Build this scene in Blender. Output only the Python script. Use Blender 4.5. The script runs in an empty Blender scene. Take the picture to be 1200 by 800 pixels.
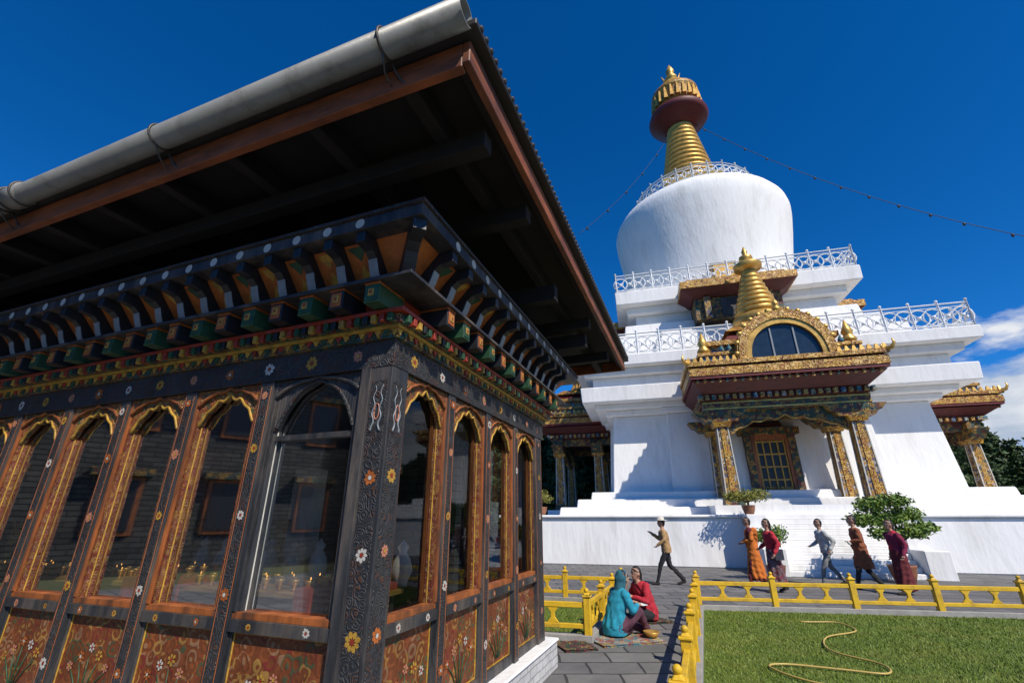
import bpy, bmesh, math, random
import numpy as np
from mathutils import Vector, Matrix
random.seed(7); np.random.seed(7)
scene=bpy.context.scene
COL=scene.collection
# ------------------------------------------------------------------ materials
def N(nt,t,ins=None,**pr):
    n=nt.nodes.new(t)
    for k,v in pr.items(): setattr(n,k,v)
    if ins:
        for k,v in ins.items(): n.inputs[k].default_value=v
    return n
def mk(name):
    m=bpy.data.materials.new(name); m.use_nodes=True
    nt=m.node_tree; return m,nt,nt.nodes['Principled BSDF']
def c4(c,k=1.0): return (min(c[0]*k,1),min(c[1]*k,1),min(c[2]*k,1),1)
def ramp(nt,stops,interp='LINEAR'):
    r=nt.nodes.new('ShaderNodeValToRGB'); cr=r.color_ramp; cr.interpolation=interp
    while len(cr.elements)<len(stops): cr.elements.new(0.5)
    for e,(p,c) in zip(cr.elements,stops): e.position=p; e.color=c
    return r
def math_(nt,op,a,b=None,c=None,clamp=False):
    n=nt.nodes.new('ShaderNodeMath'); n.operation=op; n.use_clamp=clamp
    for i,v in enumerate((a,b,c)):
        if v is None: continue
        if isinstance(v,(int,float)): n.inputs[i].default_value=v
        else: nt.links.new(v,n.inputs[i])
    return n.outputs[0]
def add_bump(nt,b,hsock,strength,dist=0.02):
    bp=N(nt,'ShaderNodeBump',{'Strength':strength,'Distance':dist})
    nt.links.new(hsock,bp.inputs['Height']); nt.links.new(bp.outputs[0],b.inputs['Normal'])
def basic(name,col,rough=.6,metal=0,var=.2,scale=4,bump=.2,bscale=30,dirt=None,dirtscale=1.2,stretch=(1,1,1),bd=.01,dlo=.5,dhi=.72):
    m,nt,b=mk(name); L=nt.links.new
    tc=N(nt,'ShaderNodeTexCoord'); mp=N(nt,'ShaderNodeMapping'); mp.inputs['Scale'].default_value=stretch
    L(tc.outputs['Object'],mp.inputs[0])
    n1=N(nt,'ShaderNodeTexNoise',{'Scale':scale,'Detail':6.0,'Roughness':.65}); L(mp.outputs[0],n1.inputs['Vector'])
    r=ramp(nt,[(.3,c4(col,1-var)),(.7,c4(col,1+var))]); L(n1.outputs[0],r.inputs[0])
    out=r.outputs[0]
    if dirt:
        n2=N(nt,'ShaderNodeTexNoise',{'Scale':dirtscale,'Detail':8.0,'Roughness':.7}); L(mp.outputs[0],n2.inputs['Vector'])
        r2=ramp(nt,[(dlo,(0,0,0,1)),(dhi,(1,1,1,1))]); L(n2.outputs[0],r2.inputs[0])
        mx=N(nt,'ShaderNodeMixRGB'); L(r2.outputs[0],mx.inputs[0]); L(out,mx.inputs[1]); mx.inputs[2].default_value=c4(dirt)
        out=mx.outputs[0]
    L(out,b.inputs['Base Color'])
    b.inputs['Roughness'].default_value=rough; b.inputs['Metallic'].default_value=metal
    if bump:
        n3=N(nt,'ShaderNodeTexNoise',{'Scale':bscale,'Detail':4.0}); L(mp.outputs[0],n3.inputs['Vector'])
        add_bump(nt,b,n3.outputs[0],bump,bd)
    return m
def ornate(name,bg,pal,scale=8,rings=26,thr=.1,rough=.5,metal=0,stretch=(1,1,1),bump=.5,wear=.8):
    m,nt,b=mk(name); L=nt.links.new
    tc=N(nt,'ShaderNodeTexCoord'); mp=N(nt,'ShaderNodeMapping'); mp.inputs['Scale'].default_value=stretch
    L(tc.outputs['Object'],mp.inputs[0])
    nz=N(nt,'ShaderNodeTexNoise',{'Scale':scale*.9,'Detail':2.0}); L(mp.outputs[0],nz.inputs['Vector'])
    ad=N(nt,'ShaderNodeMixRGB',{'Fac':.09/ (scale/8)},blend_type='ADD'); L(mp.outputs[0],ad.inputs[1]); L(nz.outputs[1],ad.inputs[2])
    vo=N(nt,'ShaderNodeTexVoronoi',{'Scale':scale}); L(ad.outputs[0],vo.inputs['Vector'])
    s=math_(nt,'SINE',math_(nt,'MULTIPLY',vo.outputs['Distance'],rings))
    f=math_(nt,'GREATER_THAN',s,thr)
    sep=N(nt,'ShaderNodeSeparateColor'); L(vo.outputs['Color'],sep.inputs[0])
    st=[(i/len(pal),c4(c)) for i,c in enumerate(pal)]
    r=ramp(nt,st,'CONSTANT'); L(sep.outputs[0],r.inputs[0])
    mx=N(nt,'ShaderNodeMixRGB'); L(f,mx.inputs[0]); mx.inputs[1].default_value=c4(bg); L(r.outputs[0],mx.inputs[2])
    n2=N(nt,'ShaderNodeTexNoise',{'Scale':3.0,'Detail':8.0,'Roughness':.7}); L(tc.outputs['Object'],n2.inputs['Vector'])
    r2=ramp(nt,[(.3,(.4,.37,.35,1)),(.62,(1,1,1,1))]); L(n2.outputs[0],r2.inputs[0])
    mu=N(nt,'ShaderNodeMixRGB',{'Fac':wear},blend_type='MULTIPLY'); L(mx.outputs[0],mu.inputs[1]); L(r2.outputs[0],mu.inputs[2])
    L(mu.outputs[0],b.inputs['Base Color']); b.inputs['Roughness'].default_value=rough; b.inputs['Metallic'].default_value=metal
    add_bump(nt,b,s,bump,.006)
    return m
def bricks(name,c1,c2,mortar,scale,vert=True,bw=.5,rh=.25,ms=.02,rough=.85,bump=.6,off=.5,bd=.02):
    m,nt,b=mk(name); L=nt.links.new
    tc=N(nt,'ShaderNodeTexCoord')
    src=tc.outputs['Object']
    if vert:
        sp=N(nt,'ShaderNodeSeparateXYZ'); L(src,sp.inputs[0])
        cb=N(nt,'ShaderNodeCombineXYZ'); L(math_(nt,'ADD',sp.outputs[0],sp.outputs[1]),cb.inputs[0]); L(sp.outputs[2],cb.inputs[1]); src=cb.outputs[0]
    nz=N(nt,'ShaderNodeTexNoise',{'Scale':3.0,'Detail':3.0}); L(src,nz.inputs['Vector'])
    ad=N(nt,'ShaderNodeMixRGB',{'Fac':.05},blend_type='ADD'); L(src,ad.inputs[1]); L(nz.outputs[1],ad.inputs[2])
    br=N(nt,'ShaderNodeTexBrick',{'Scale':scale,'Mortar Size':ms,'Brick Width':bw,'Row Height':rh,'Mortar Smooth':.3},offset=off)
    br.inputs['Color1'].default_value=c4(c1); br.inputs['Color2'].default_value=c4(c2); br.inputs['Mortar'].default_value=c4(mortar)
    L(ad.outputs[0],br.inputs['Vector'])
    n2=N(nt,'ShaderNodeTexNoise',{'Scale':1.7,'Detail':9.0,'Roughness':.7}); L(tc.outputs['Object'],n2.inputs['Vector'])
    r2=ramp(nt,[(.3,(.55,.55,.55,1)),(.7,(1.0,1.0,1.0,1))]); L(n2.outputs[0],r2.inputs[0])
    mu=N(nt,'ShaderNodeMixRGB',{'Fac':.9},blend_type='MULTIPLY'); L(br.outputs[0],mu.inputs[1]); L(r2.outputs[0],mu.inputs[2])
    L(mu.outputs[0],b.inputs['Base Color']); b.inputs['Roughness'].default_value=rough
    n3=N(nt,'ShaderNodeTexNoise',{'Scale':25.0,'Detail':5.0}); L(tc.outputs['Object'],n3.inputs['Vector'])
    h=math_(nt,'SUBTRACT',math_(nt,'MULTIPLY',n3.outputs[0],.35),br.outputs['Fac'])
    add_bump(nt,b,h,bump,bd)
    return m
GOLD=(.64,.36,.05); YEL=(.64,.38,.04); RED=(.3,.03,.015); TEAL=(.03,.22,.2); BLUE=(.05,.12,.35); WHT=(.6,.58,.52); ORG=(.42,.13,.025); GRN=(.05,.2,.06)
M={}
M['plaster']=basic('white_plaster',(.80,.795,.78),.85,var=.04,scale=1.1,bump=.6,bscale=6,dirt=(.60,.585,.555),dirtscale=1.5,stretch=(1,1,.25),bd=.035,dlo=.50,dhi=.8)
M['whitemetal']=basic('white_metal',(.75,.77,.78),.5,var=.05,bump=0)
M['goldroof']=ornate('gilded_ornament',(.18,.05,.012),[GOLD,YEL,(.70,.46,.12),(.45,.22,.03)],scale=6,rings=24,thr=-.25,rough=.42,metal=.12)
M['gold']=basic('gilt_metal',(.58,.34,.08),.42,metal=.5,var=.35,scale=3,bump=.2,bscale=14)
M['redlac']=basic('red_lacquer',(.11,.010,.010),.55,var=.3,scale=5)
M['darkred']=basic('dark_red_soffit',(.09,.014,.010),.6,var=.4,scale=5)
M['tealorn']=ornate('teal_ornament',(.03,.1,.12),[TEAL,GOLD,WHT,BLUE,GOLD],scale=7,rings=20,thr=-.1)
M['pillar']=ornate('pillar_paint',(.10,.03,.02),[GOLD,YEL,(.08,.12,.08),GOLD,WHT,(.1,.12,.2)],scale=8,rings=26,thr=-.1)
M['beamorn']=ornate('beam_paint',(.035,.02,.015),[(.5,.27,.04),(.2,.03,.02),(.04,.14,.12),GOLD,(.05,.12,.05)],scale=8,rings=24,thr=.1)
M['dark']=basic('dark_painted_timber',(.026,.028,.032),.5,var=.5,scale=9,bump=.5,bscale=45,dirt=(.15,.12,.095),dirtscale=4,stretch=(1,1,.22),bd=.008,dlo=.46,dhi=.74)
M['roofwood']=basic('blackish_roof_timber',(.008,.006,.0055),.85,var=.4,scale=5,bump=.4,bscale=20,stretch=(1,.3,1))  # near-black timber tone varied by noise, shared by soffit, rafters and ceiling box
M['fascia']=basic('fascia_timber',(.23,.065,.02),.6,var=.5,scale=7,bump=.5,bscale=30,dirt=(.05,.022,.014),dirtscale=5,stretch=(.3,.3,1),bd=.008,dlo=.46)
M['orange']=basic('orange_window_timber',(.34,.10,.024),.5,var=.45,scale=9,bump=.4,bscale=40,dirt=(.075,.035,.02),dirtscale=6,stretch=(1,1,.25),bd=.006,dlo=.44,dhi=.7)
M['archp']=ornate('arch_paint',(.13,.035,.015),[(.5,.27,.035),ORG,(.42,.28,.1),(.05,.11,.05),ORG],scale=26,rings=22,thr=-.1,wear=1)
M['jambp']=ornate('jamb_paint',(.16,.04,.014),[(.32,.09,.02),(.42,.22,.04),(.28,.11,.03),(.2,.03,.015)],scale=30,rings=24,thr=.1,wear=1)
M['panel']=ornate('floral_panel_paint',(.20,.055,.015),[(.28,.08,.02),(.36,.19,.045),(.08,.09,.04),(.2,.03,.02),(.3,.16,.08),(.24,.065,.02)],scale=13,rings=13,thr=.25,bump=.25,wear=1)
M['band']=ornate('cornice_band_paint',(.03,.03,.03),[(.04,.13,.05),(.42,.24,.04),(.22,.03,.015),(.42,.23,.04),(.03,.14,.13)],scale=24,rings=20,thr=-.1)
M['lint']=ornate('lintel_paint',(.028,.031,.036),[(.075,.07,.06),(.05,.047,.045),(.10,.045,.025)],scale=15,rings=30,thr=.5)
M['yellow']=basic('yellow_paint',(.46,.26,.035),.5,var=.35,scale=14,bump=.15,dirt=(.16,.09,.03),dirtscale=8)
M['green']=basic('green_paint',(.022,.075,.035),.5,var=.3,scale=12,bump=.1)
M['redp']=basic('red_paint',(.30,.035,.015),.5,var=.3,scale=9,bump=.1)
M['orgp']=basic('orange_infill_paint',(.40,.11,.02),.55,var=.35,scale=9,bump=.1)
M['whitep']=basic('cream_paint',(.52,.5,.44),.5,var=.15,scale=12,bump=.1)
M['greyp']=basic('blue_grey_paint',(.22,.25,.27),.5,var=.2,scale=12,bump=.1)
M['pinkp']=basic('pink_paint',(.48,.19,.12),.5,var=.15,scale=12,bump=.1)
M['black']=basic('black_paint',(.015,.017,.021),.45,var=.3,scale=12,bump=.1)
M['brickw']=bricks('whitewashed_brick',(.72,.72,.71),(.66,.66,.65),(.45,.45,.44),4.5,rh=.35,bw=.9,ms=.03)
M['stonein']=bricks('grey_stone_masonry',(.13,.13,.12),(.08,.082,.08),(.03,.03,.03),3.0,bw=.8,rh=.28,ms=.02)
M['stoneout']=bricks('slate_stone_masonry',(.11,.10,.085),(.05,.05,.045),(.012,.012,.012),1.6,bw=.9,rh=.25,ms=.03)
M['gutter']=basic('grey_pvc',(.21,.21,.19),.42,var=.15,scale=3,bump=.08,dirt=(.11,.10,.08),dirtscale=5)
M['wire']=basic('galvanised_strap',(.09,.08,.07),.5,metal=.6,var=.3)
M['roofmetal']=basic('corrugated_sheet',(.035,.032,.03),.6,metal=.3,var=.3)
M['yfence']=basic('yellow_concrete_paint',(.66,.41,.015),.6,var=.14,scale=6,bump=.3,bscale=40,dirt=(.33,.20,.035),dirtscale=4)
M['kerb']=basic('kerb_concrete',(.3,.29,.27),.85,var=.2,scale=5,bump=.4)
M['skin']=basic('skin',(.45,.25,.165),.55,var=.08,bump=0)
M['hair']=basic('black_hair',(.012,.01,.009),.5,var=.3,bump=.3,bscale=60)
def glass(name,tint=(.74,.76,.75),base=.012,k=.55):
    m,nt,b=mk(name); L=nt.links.new
    nt.nodes.remove(b); o=nt.nodes['Material Output']
    t=N(nt,'ShaderNodeBsdfTransparent'); t.inputs[0].default_value=c4(tint)
    g=N(nt,'ShaderNodeBsdfGlossy',{'Roughness':.03}); g.inputs[0].default_value=(.9,.95,1,1)
    fr=N(nt,'ShaderNodeFresnel',{'IOR':1.45}); f=math_(nt,'MULTIPLY_ADD',fr.outputs[0],k,base)
    nz=N(nt,'ShaderNodeTexNoise',{'Scale':1.3,'Detail':1.0}); bp=N(nt,'ShaderNodeBump',{'Strength':.08,'Distance':.05}); L(nz.outputs[0],bp.inputs['Height']); L(bp.outputs[0],g.inputs['Normal'])
    mx=N(nt,'ShaderNodeMixShader'); L(f,mx.inputs[0]); L(t.outputs[0],mx.inputs[1]); L(g.outputs[0],mx.inputs[2]); L(mx.outputs[0],o.inputs[0])
    return m
M['glass']=glass('window_glass')
M['darkglass']=basic('dark_gable_glass',(.02,.035,.055),.12,var=.2,bump=0)
def emis(name,col,s):
    m,nt,b=mk(name); b.inputs['Base Color'].default_value=c4(col); b.inputs['Emission Color'].default_value=c4(col); b.inputs['Emission Strength'].default_value=s; return m
M['flame']=emis('butter_lamp_flame',(1,.45,.1),2.2)
def ground_mat(name,cols,scale,bump,bs,rough=.95):
    m,nt,b=mk(name); L=nt.links.new
    tc=N(nt,'ShaderNodeTexCoord')
    a=N(nt,'ShaderNodeTexNoise',{'Scale':scale,'Detail':9.0,'Roughness':.72}); L(tc.outputs['Object'],a.inputs['Vector'])
    r=ramp(nt,[(.3+.4*i/(len(cols)-1),c4(c)) for i,c in enumerate(cols)]); L(a.outputs[0],r.inputs[0])
    L(r.outputs[0],b.inputs['Base Color']); b.inputs['Roughness'].default_value=rough
    if bump:
        h=N(nt,'ShaderNodeTexNoise',{'Scale':bs,'Detail':6.0}); L(tc.outputs['Object'],h.inputs['Vector']); add_bump(nt,b,h.outputs[0],bump,.03)
    return m
M['ground']=ground_mat('far_ground',[(.05,.06,.025),(.08,.09,.035),(.12,.1,.06)],.3,.5,6)
M['lawn']=ground_mat('lawn_soil',[(.06,.10,.008),(.10,.145,.015),(.16,.15,.03)],1.4,.8,40)
M['paving']=bricks('stone_paving',(.23,.22,.21),(.15,.148,.145),(.05,.048,.045),1.15,vert=False,bw=.7,rh=.5,ms=.02,bump=.5)
M['leafpine']=ground_mat('pine_needles',[(.018,.045,.014),(.045,.085,.022),(.09,.125,.035)],.9,0,5,.7)
M['leafbush']=ground_mat('bush_leaves',[(.06,.13,.015),(.13,.22,.03),(.24,.30,.05)],4,0,5,.6)
M['leafyel']=ground_mat('yellowish_leaves',[(.1,.12,.015),(.2,.2,.03),(.3,.26,.05)],4,0,5,.6)
M['bark']=basic('bark',(.09,.06,.04),.9,var=.4,scale=8,bump=.8,bscale=20)
M['grass']=ground_mat('grass_blades',[(.085,.15,.008),(.15,.22,.018),(.25,.26,.04)],1.0,0,5,.6)
M['terracotta']=basic('glazed_pot',(.25,.1,.05),.5,var=.2)
M['hose']=basic('hose_rubber',(.5,.36,.10),.45,var=.1,bump=0)
M['cable']=basic('cable_black',(.012,.012,.012),.6,bump=0)
def cloth(name,c,var=.3,bs=55,rough=.9): return basic(name,c,rough,var=var,scale=11,bump=.6,bscale=bs,bd=.01)

# ------------------------------------------------------------------ mesh builder
class MB:
    def __init__(s): s.v=[];s.f=[];s.mi=[];s.ms=[];s.sm=[]
    def m(s,mat):
        if isinstance(mat,str): mat=M[mat]
        if mat not in s.ms: s.ms.append(mat)
        return s.ms.index(mat)
    def add(s,vs,fs,mat,smooth=False):
        o=len(s.v); s.v.extend([tuple(x) for x in vs]); k=s.m(mat)
        for f in fs: s.f.append([o+i for i in f]); s.mi.append(k); s.sm.append(smooth)
    def hexa(s,b,t,mat):
        s.add(list(b)+list(t),[(3,2,1,0),(4,5,6,7),(0,1,5,4),(1,2,6,5),(2,3,7,6),(3,0,4,7)],mat)
    def box(s,x0,x1,y0,y1,z0,z1,mat):
        s.hexa([(x0,y0,z0),(x1,y0,z0),(x1,y1,z0),(x0,y1,z0)],[(x0,y0,z1),(x1,y0,z1),(x1,y1,z1),(x0,y1,z1)],mat)
    def boxf(s,tf,a,b,n0,n1,z0,z1,mat):
        q=[(a,n0),(b,n0),(b,n1),(a,n1)]
        s.hexa([tf(x,n,z0) for x,n in q],[tf(x,n,z1) for x,n in q],mat)
    def frus(s,cx,cy,wx0,wy0,wx1,wy1,z0,z1,mat):
        s.hexa([(cx-wx0,cy-wy0,z0),(cx+wx0,cy-wy0,z0),(cx+wx0,cy+wy0,z0),(cx-wx0,cy+wy0,z0)],
               [(cx-wx1,cy-wy1,z1),(cx+wx1,cy-wy1,z1),(cx+wx1,cy+wy1,z1),(cx-wx1,cy+wy1,z1)],mat)
    def prism(s,pts,vec,mat):
        n=len(pts); vec=Vector(vec); a=[Vector(p) for p in pts]; b=[p+vec for p in a]
        s.add(a+b,[list(range(n))[::-1],list(range(n,2*n))]+[(i,(i+1)%n,n+(i+1)%n,n+i) for i in range(n)],mat)
    def lathe(s,prof,c,mat,n=32,smooth=True):
        cx,cy,cz=c; vs=[];fs=[]
        for r,z in prof:
            for i in range(n):
                a=2*math.pi*i/n; vs.append((cx+r*math.cos(a),cy+r*math.sin(a),cz+z))
        for j in range(len(prof)-1):
            for i in range(n):
                fs.append((j*n+i,j*n+(i+1)%n,(j+1)*n+(i+1)%n,(j+1)*n+i))
        fs.append(list(range(n))[::-1]); k=(len(prof)-1)*n; fs.append([k+i for i in range(n)])
        s.add(vs,fs,mat,smooth)
    def tube(s,pts,rad,mat,n=6,smooth=True,closed=False):
        pts=[Vector(p) for p in pts]; m=len(pts)
        if not hasattr(rad,'__len__'): rad=[rad]*m
        vs=[];fs=[]; up=Vector((0,0,1)); prev=None
        for i,p in enumerate(pts):
            if closed: d=(pts[(i+1)%m]-pts[i-1])
            else: d=pts[min(i+1,m-1)]-pts[max(i-1,0)]
            d.normalize()
            if prev is None:
                a=d.cross(up)
                if a.length<.1: a=d.cross(Vector((1,0,0)))
            else: a=prev-d*prev.dot(d)
            a.normalize(); prev=a; b=d.cross(a)
            for k in range(n):
                t=2*math.pi*k/n; vs.append(p+(a*math.cos(t)+b*math.sin(t))*rad[i])
        for i in range(m if closed else m-1):
            j=(i+1)%m
            for k in range(n): fs.append((i*n+k,i*n+(k+1)%n,j*n+(k+1)%n,j*n+k))
        if not closed: fs.append(list(range(n))[::-1]); fs.append([(m-1)*n+k for k in range(n)])
        s.add(vs,fs,mat,smooth)
    def ball(s,c,r,mat,n=10,sz=(1,1,1)):
        vs=[];fs=[];m=max(5,n//2+1)
        for j in range(m+1):
            ph=math.pi*j/m
            for i in range(n):
                a=2*math.pi*i/n
                vs.append((c[0]+r*sz[0]*math.sin(ph)*math.cos(a),c[1]+r*sz[1]*math.sin(ph)*math.sin(a),c[2]-r*sz[2]*math.cos(ph)))
        for j in range(m):
            for i in range(n): fs.append((j*n+i,j*n+(i+1)%n,(j+1)*n+(i+1)%n,(j+1)*n+i))
        s.add(vs,fs,mat,True)
    def rosette(s,tf,a,n,z,r,pm,cm,k=8,sz=1.0):
        r*=random.uniform(.85,1.15); ph=random.random()
        for i in range(k):
            t=2*math.pi*(i+ph)/k; pts=[]; rk=r*random.uniform(.9,1.08)
            for (u,w) in ((.25,0),(.5,.28),(.8,.3),(1,0),(.8,-.3),(.5,-.28)):
                x=u*math.cos(t)-w*.8*math.sin(t); y=u*math.sin(t)+w*.8*math.cos(t)
                pts.append(tf(a+x*rk,n+.002,z+y*rk*sz))
            s.add(pts,[(0,1,2,3,4,5)],pm)
        s.add([tf(a+.3*r*math.cos(2*math.pi*i/8),n+.004,z+.3*r*sz*math.sin(2*math.pi*i/8)) for i in range(8)],[tuple(range(8))],cm)
    def arch(s,tf,a,b,zs,zt,n0,n1,mat,edge=None,N_=28,cusp=.1,top=.04,lobes=2.5,ew=.045):
        zz=[];ss=[]
        for i in range(N_+1):
            t=-1+2*i/N_; f=(1-abs(t)**2.6)-cusp*abs(math.sin(lobes*math.pi*t))*(1-t*t)**.5+.12*max(0,1-abs(t)*5)
            ss.append(a+(b-a)*i/N_); zz.append(zs+(zt-top-zs)*max(0,min(f,1.08)))
        for i in range(N_):
            s.hexa([tf(ss[i],n0,zz[i]),tf(ss[i+1],n0,zz[i+1]),tf(ss[i+1],n1,zz[i+1]),tf(ss[i],n1,zz[i])],
                   [tf(ss[i],n0,zt),tf(ss[i+1],n0,zt),tf(ss[i+1],n1,zt),tf(ss[i],n1,zt)],mat)
        if edge:
            w=(b-a)*ew
            s.tube([tf(ss[i],n1,zz[i]+w*.3) for i in range(N_+1)],w*.45,edge,n=5)
    def build(s,name,parent=None,bevel=0,matrix=None,recalc=True):
        me=bpy.data.meshes.new(name); me.from_pydata(s.v,[],s.f)
        for m in s.ms: me.materials.append(m)
        me.polygons.foreach_set('material_index',s.mi); me.polygons.foreach_set('use_smooth',s.sm)
        if recalc:
            bm=bmesh.new(); bm.from_mesh(me); bmesh.ops.recalc_face_normals(bm,faces=bm.faces); bm.to_mesh(me); bm.free()
        me.update()
        ob=bpy.data.objects.new(name,me); COL.objects.link(ob)
        if parent: ob.parent=parent
        if matrix is not None: ob.matrix_local=matrix
        if bevel:
            bv=ob.modifiers.new('bevel','BEVEL'); bv.width=bevel; bv.segments=1; bv.limit_method='ANGLE'; bv.angle_limit=math.radians(50)
        return ob
def empty(name,loc=(0,0,0),rz=0):
    e=bpy.data.objects.new(name,None); COL.objects.link(e); e.location=loc; e.rotation_euler=(0,0,rz); return e

# ------------------------------------------------------------------ camera
CAMZ=1.6
cam=bpy.data.cameras.new('camera'); co=bpy.data.objects.new('camera',cam); COL.objects.link(co)
cam.sensor_width=36; cam.lens=16; cam.clip_end=3000; cam.clip_start=.05
co.location=(0,0,CAMZ); co.rotation_euler=(math.radians(90+21.35),0,0); scene.camera=co

# ------------------------------------------------------------------ light & sky
EL=math.radians(46); SH=Vector((.5,-.866))
S=Vector((SH.x*math.cos(EL),SH.y*math.cos(EL),math.sin(EL))).normalized()
el=EL; az=math.atan2(S.x,S.y)
sl=bpy.data.lights.new('sun','SUN'); sl.energy=5.0; sl.angle=math.radians(.5); sl.color=(1,.92,.80)
so=bpy.data.objects.new('sun',sl); COL.objects.link(so); so.rotation_euler=S.to_track_quat('Z','Y').to_euler(); so.location=(10,-20,30)
w=bpy.data.worlds.new('World'); scene.world=w; w.use_nodes=True; nt=w.node_tree; L=nt.links.new
bg=nt.nodes['Background']; bg.inputs['Strength'].default_value=.085
sky=N(nt,'ShaderNodeTexSky',sky_type='NISHITA',sun_disc=False); sky.sun_elevation=el; sky.sun_rotation=az
sky.altitude=2300; sky.air_density=1.0; sky.dust_density=.2; sky.ozone_density=2.0
tn=N(nt,'ShaderNodeMixRGB',{'Fac':1.0},blend_type='MULTIPLY'); L(sky.outputs[0],tn.inputs[1]); tn.inputs[2].default_value=(.5,.86,1.3,1)
hs=N(nt,'ShaderNodeHueSaturation',{'Saturation':1.12,'Value':1.36}); L(tn.outputs[0],hs.inputs['Color'])
tc=N(nt,'ShaderNodeTexCoord'); sp=N(nt,'ShaderNodeSeparateXYZ'); L(tc.outputs['Generated'],sp.inputs[0])
mp=N(nt,'ShaderNodeMapping'); mp.inputs['Scale'].default_value=(3,3,8); L(tc.outputs['Generated'],mp.inputs[0])
cn=N(nt,'ShaderNodeTexNoise',{'Scale':2.4,'Detail':10.0,'Roughness':.56}); L(mp.outputs[0],cn.inputs['Vector'])
mrx=N(nt,'ShaderNodeMapRange',{'From Min':.6,'From Max':.72},interpolation_type='SMOOTHSTEP'); L(sp.outputs[0],mrx.inputs[0])
mrz=N(nt,'ShaderNodeMapRange',{'From Min':.34,'From Max':.14},interpolation_type='SMOOTHSTEP'); L(sp.outputs[2],mrz.inputs[0])
msk=math_(nt,'MULTIPLY',mrx.outputs[0],mrz.outputs[0])
cv=math_(nt,'ADD',cn.outputs[0],math_(nt,'MULTIPLY',msk,.46))
cr=ramp(nt,[(.66,(0,0,0,1)),(.84,(1,1,1,1))]); L(cv,cr.inputs[0])
fac=math_(nt,'MULTIPLY',cr.outputs[0],mrx.outputs[0])
cshade=ramp(nt,[(.40,(5.2,6.2,7.8,1)),(.62,(9.6,9.9,10.4,1))]); L(cn.outputs[0],cshade.inputs[0])
mx=N(nt,'ShaderNodeMixRGB'); L(fac,mx.inputs[0]); L(hs.outputs[0],mx.inputs[1]); L(cshade.outputs[0],mx.inputs[2])
L(mx.outputs[0],bg.inputs['Color'])
scene.view_settings.view_transform='Standard'; scene.view_settings.look='None'; scene.view_settings.exposure=0

# ------------------------------------------------------------------ ground
def sheet(name,pts,z,mat):
    b=MB(); b.add([(x,y,z) for x,y in pts],[tuple(range(len(pts)))],mat); o=b.build(name,recalc=False); return o
sheet('ground',[(-900,-300),(900,-300),(900,1500),(-900,1500)],0,'ground')
sheet('paved_path',[(-14,-8),(42,-8),(42,52),(-14,52)],.004,'paving')
FC=Vector((3.58,9.94)); d2=Vector((math.sin(math.radians(21.5)),math.cos(math.radians(21.5))))
FN=FC-d2*8.0
rd=Vector((math.cos(math.radians(9)),-math.sin(math.radians(9)))); FR=FC+rd*11
lawnpts=[tuple(FN),(FR.x,FN.y),tuple(FR),tuple(FC)]
sheet('lawn',lawnpts,.008,'lawn')
GN=Vector((1.08,7.48)); GF=GN+Vector((.358,.934))*3.3; ld=Vector((-.97,.25)); GNL=GN+ld*3; GFL=GF+ld*3.5
sheet('garden_bed',[tuple(GN),tuple(GF),tuple(GFL),tuple(GNL)],.008,'lawn')
def grass(name,inside,x0,x1,y0,y1,dens,h):
    n=int((x1-x0)*(y1-y0)*dens); P=np.random.rand(n,2)*[x1-x0,y1-y0]+[x0,y0]
    P=P[[inside(p) for p in P]]; n=len(P)
    a=np.random.rand(n)*math.pi*2; hh=h*(.5+np.random.rand(n)); wd=.004+.003*np.random.rand(n); ln=(np.random.rand(n,2)-.5)*h*1.6
    v=np.zeros((n,3,3)); v[:,0,0]=P[:,0]-np.cos(a)*wd; v[:,0,1]=P[:,1]-np.sin(a)*wd; v[:,1,0]=P[:,0]+np.cos(a)*wd; v[:,1,1]=P[:,1]+np.sin(a)*wd
    v[:,2,0]=P[:,0]+ln[:,0]; v[:,2,1]=P[:,1]+ln[:,1]; v[:,:,2]=.008; v[:,2,2]=.008+hh
    me=bpy.data.meshes.new(name); me.from_pydata(v.reshape(-1,3).tolist(),[],np.arange(3*n).reshape(-1,3).tolist()); me.materials.append(M['grass'])
    o=bpy.data.objects.new(name,me); COL.objects.link(o)
def in_lawn(p):
    q=Vector(p)-FC
    s1=q.x*d2.y-q.y*d2.x; s2=q.x*rd.y-q.y*rd.x
    return s1>.1 and s2>.1
grass('lawn_grass',in_lawn,1.6,12.5,4.6,9.9,1500,.026)
def in_bed(p):
    q=Vector(p)-GN
    return q.x*.934-q.y*.358<-.08 and q.x*.25+q.y*.97>.1 and q.x*.25+q.y*.97<3.2
grass('garden_grass',in_bed,-1.5,2.2,7.5,11.5,900,.03)

# ------------------------------------------------------------------ fences
def fence(name,p0,p1,n,skiplast=False):
    e=empty(name,(p0.x,p0.y,0),math.atan2(p1.y-p0.y,p1.x-p0.x)); Lg=(p1-p0).length; st=Lg/n
    b=MB()
    b.box(-.06,Lg+.06,-.075,.075,0,.09,'kerb')
    for i in range(n+1-(1 if skiplast else 0)):
        x=i*st
        b.box(x-.05,x+.05,-.05,.05,.085,.56,'yfence'); b.box(x-.065,x+.065,-.065,.065,.56,.585,'yfence')
        b.frus(x,0,.045,.045,.02,.02,.585,.62,'yfence'); b.ball((x,0,.64),.035,'yfence',8)
    for z0,z1 in ((.16,.22),(.42,.49)):
        for i in range(n): b.box(i*st+.05,(i+1)*st-.05,-.028,.028,z0,z1,'yfence')
    for i in range(n):
        for k in (1/3,2/3) if st>1 else (1/2,):
            cx=i*st+st*k
            b.prism([(cx-.09,-.02,.22),(cx+.09,-.02,.22),(cx+.03,-.02,.29),(cx+.03,-.02,.35),(cx+.09,-.02,.42),(cx-.09,-.02,.42),(cx-.03,-.02,.35),(cx-.03,-.02,.29)],(0,.04,0),'yfence')
    b.build('rails_and_posts',e,bevel=.006)
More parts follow.
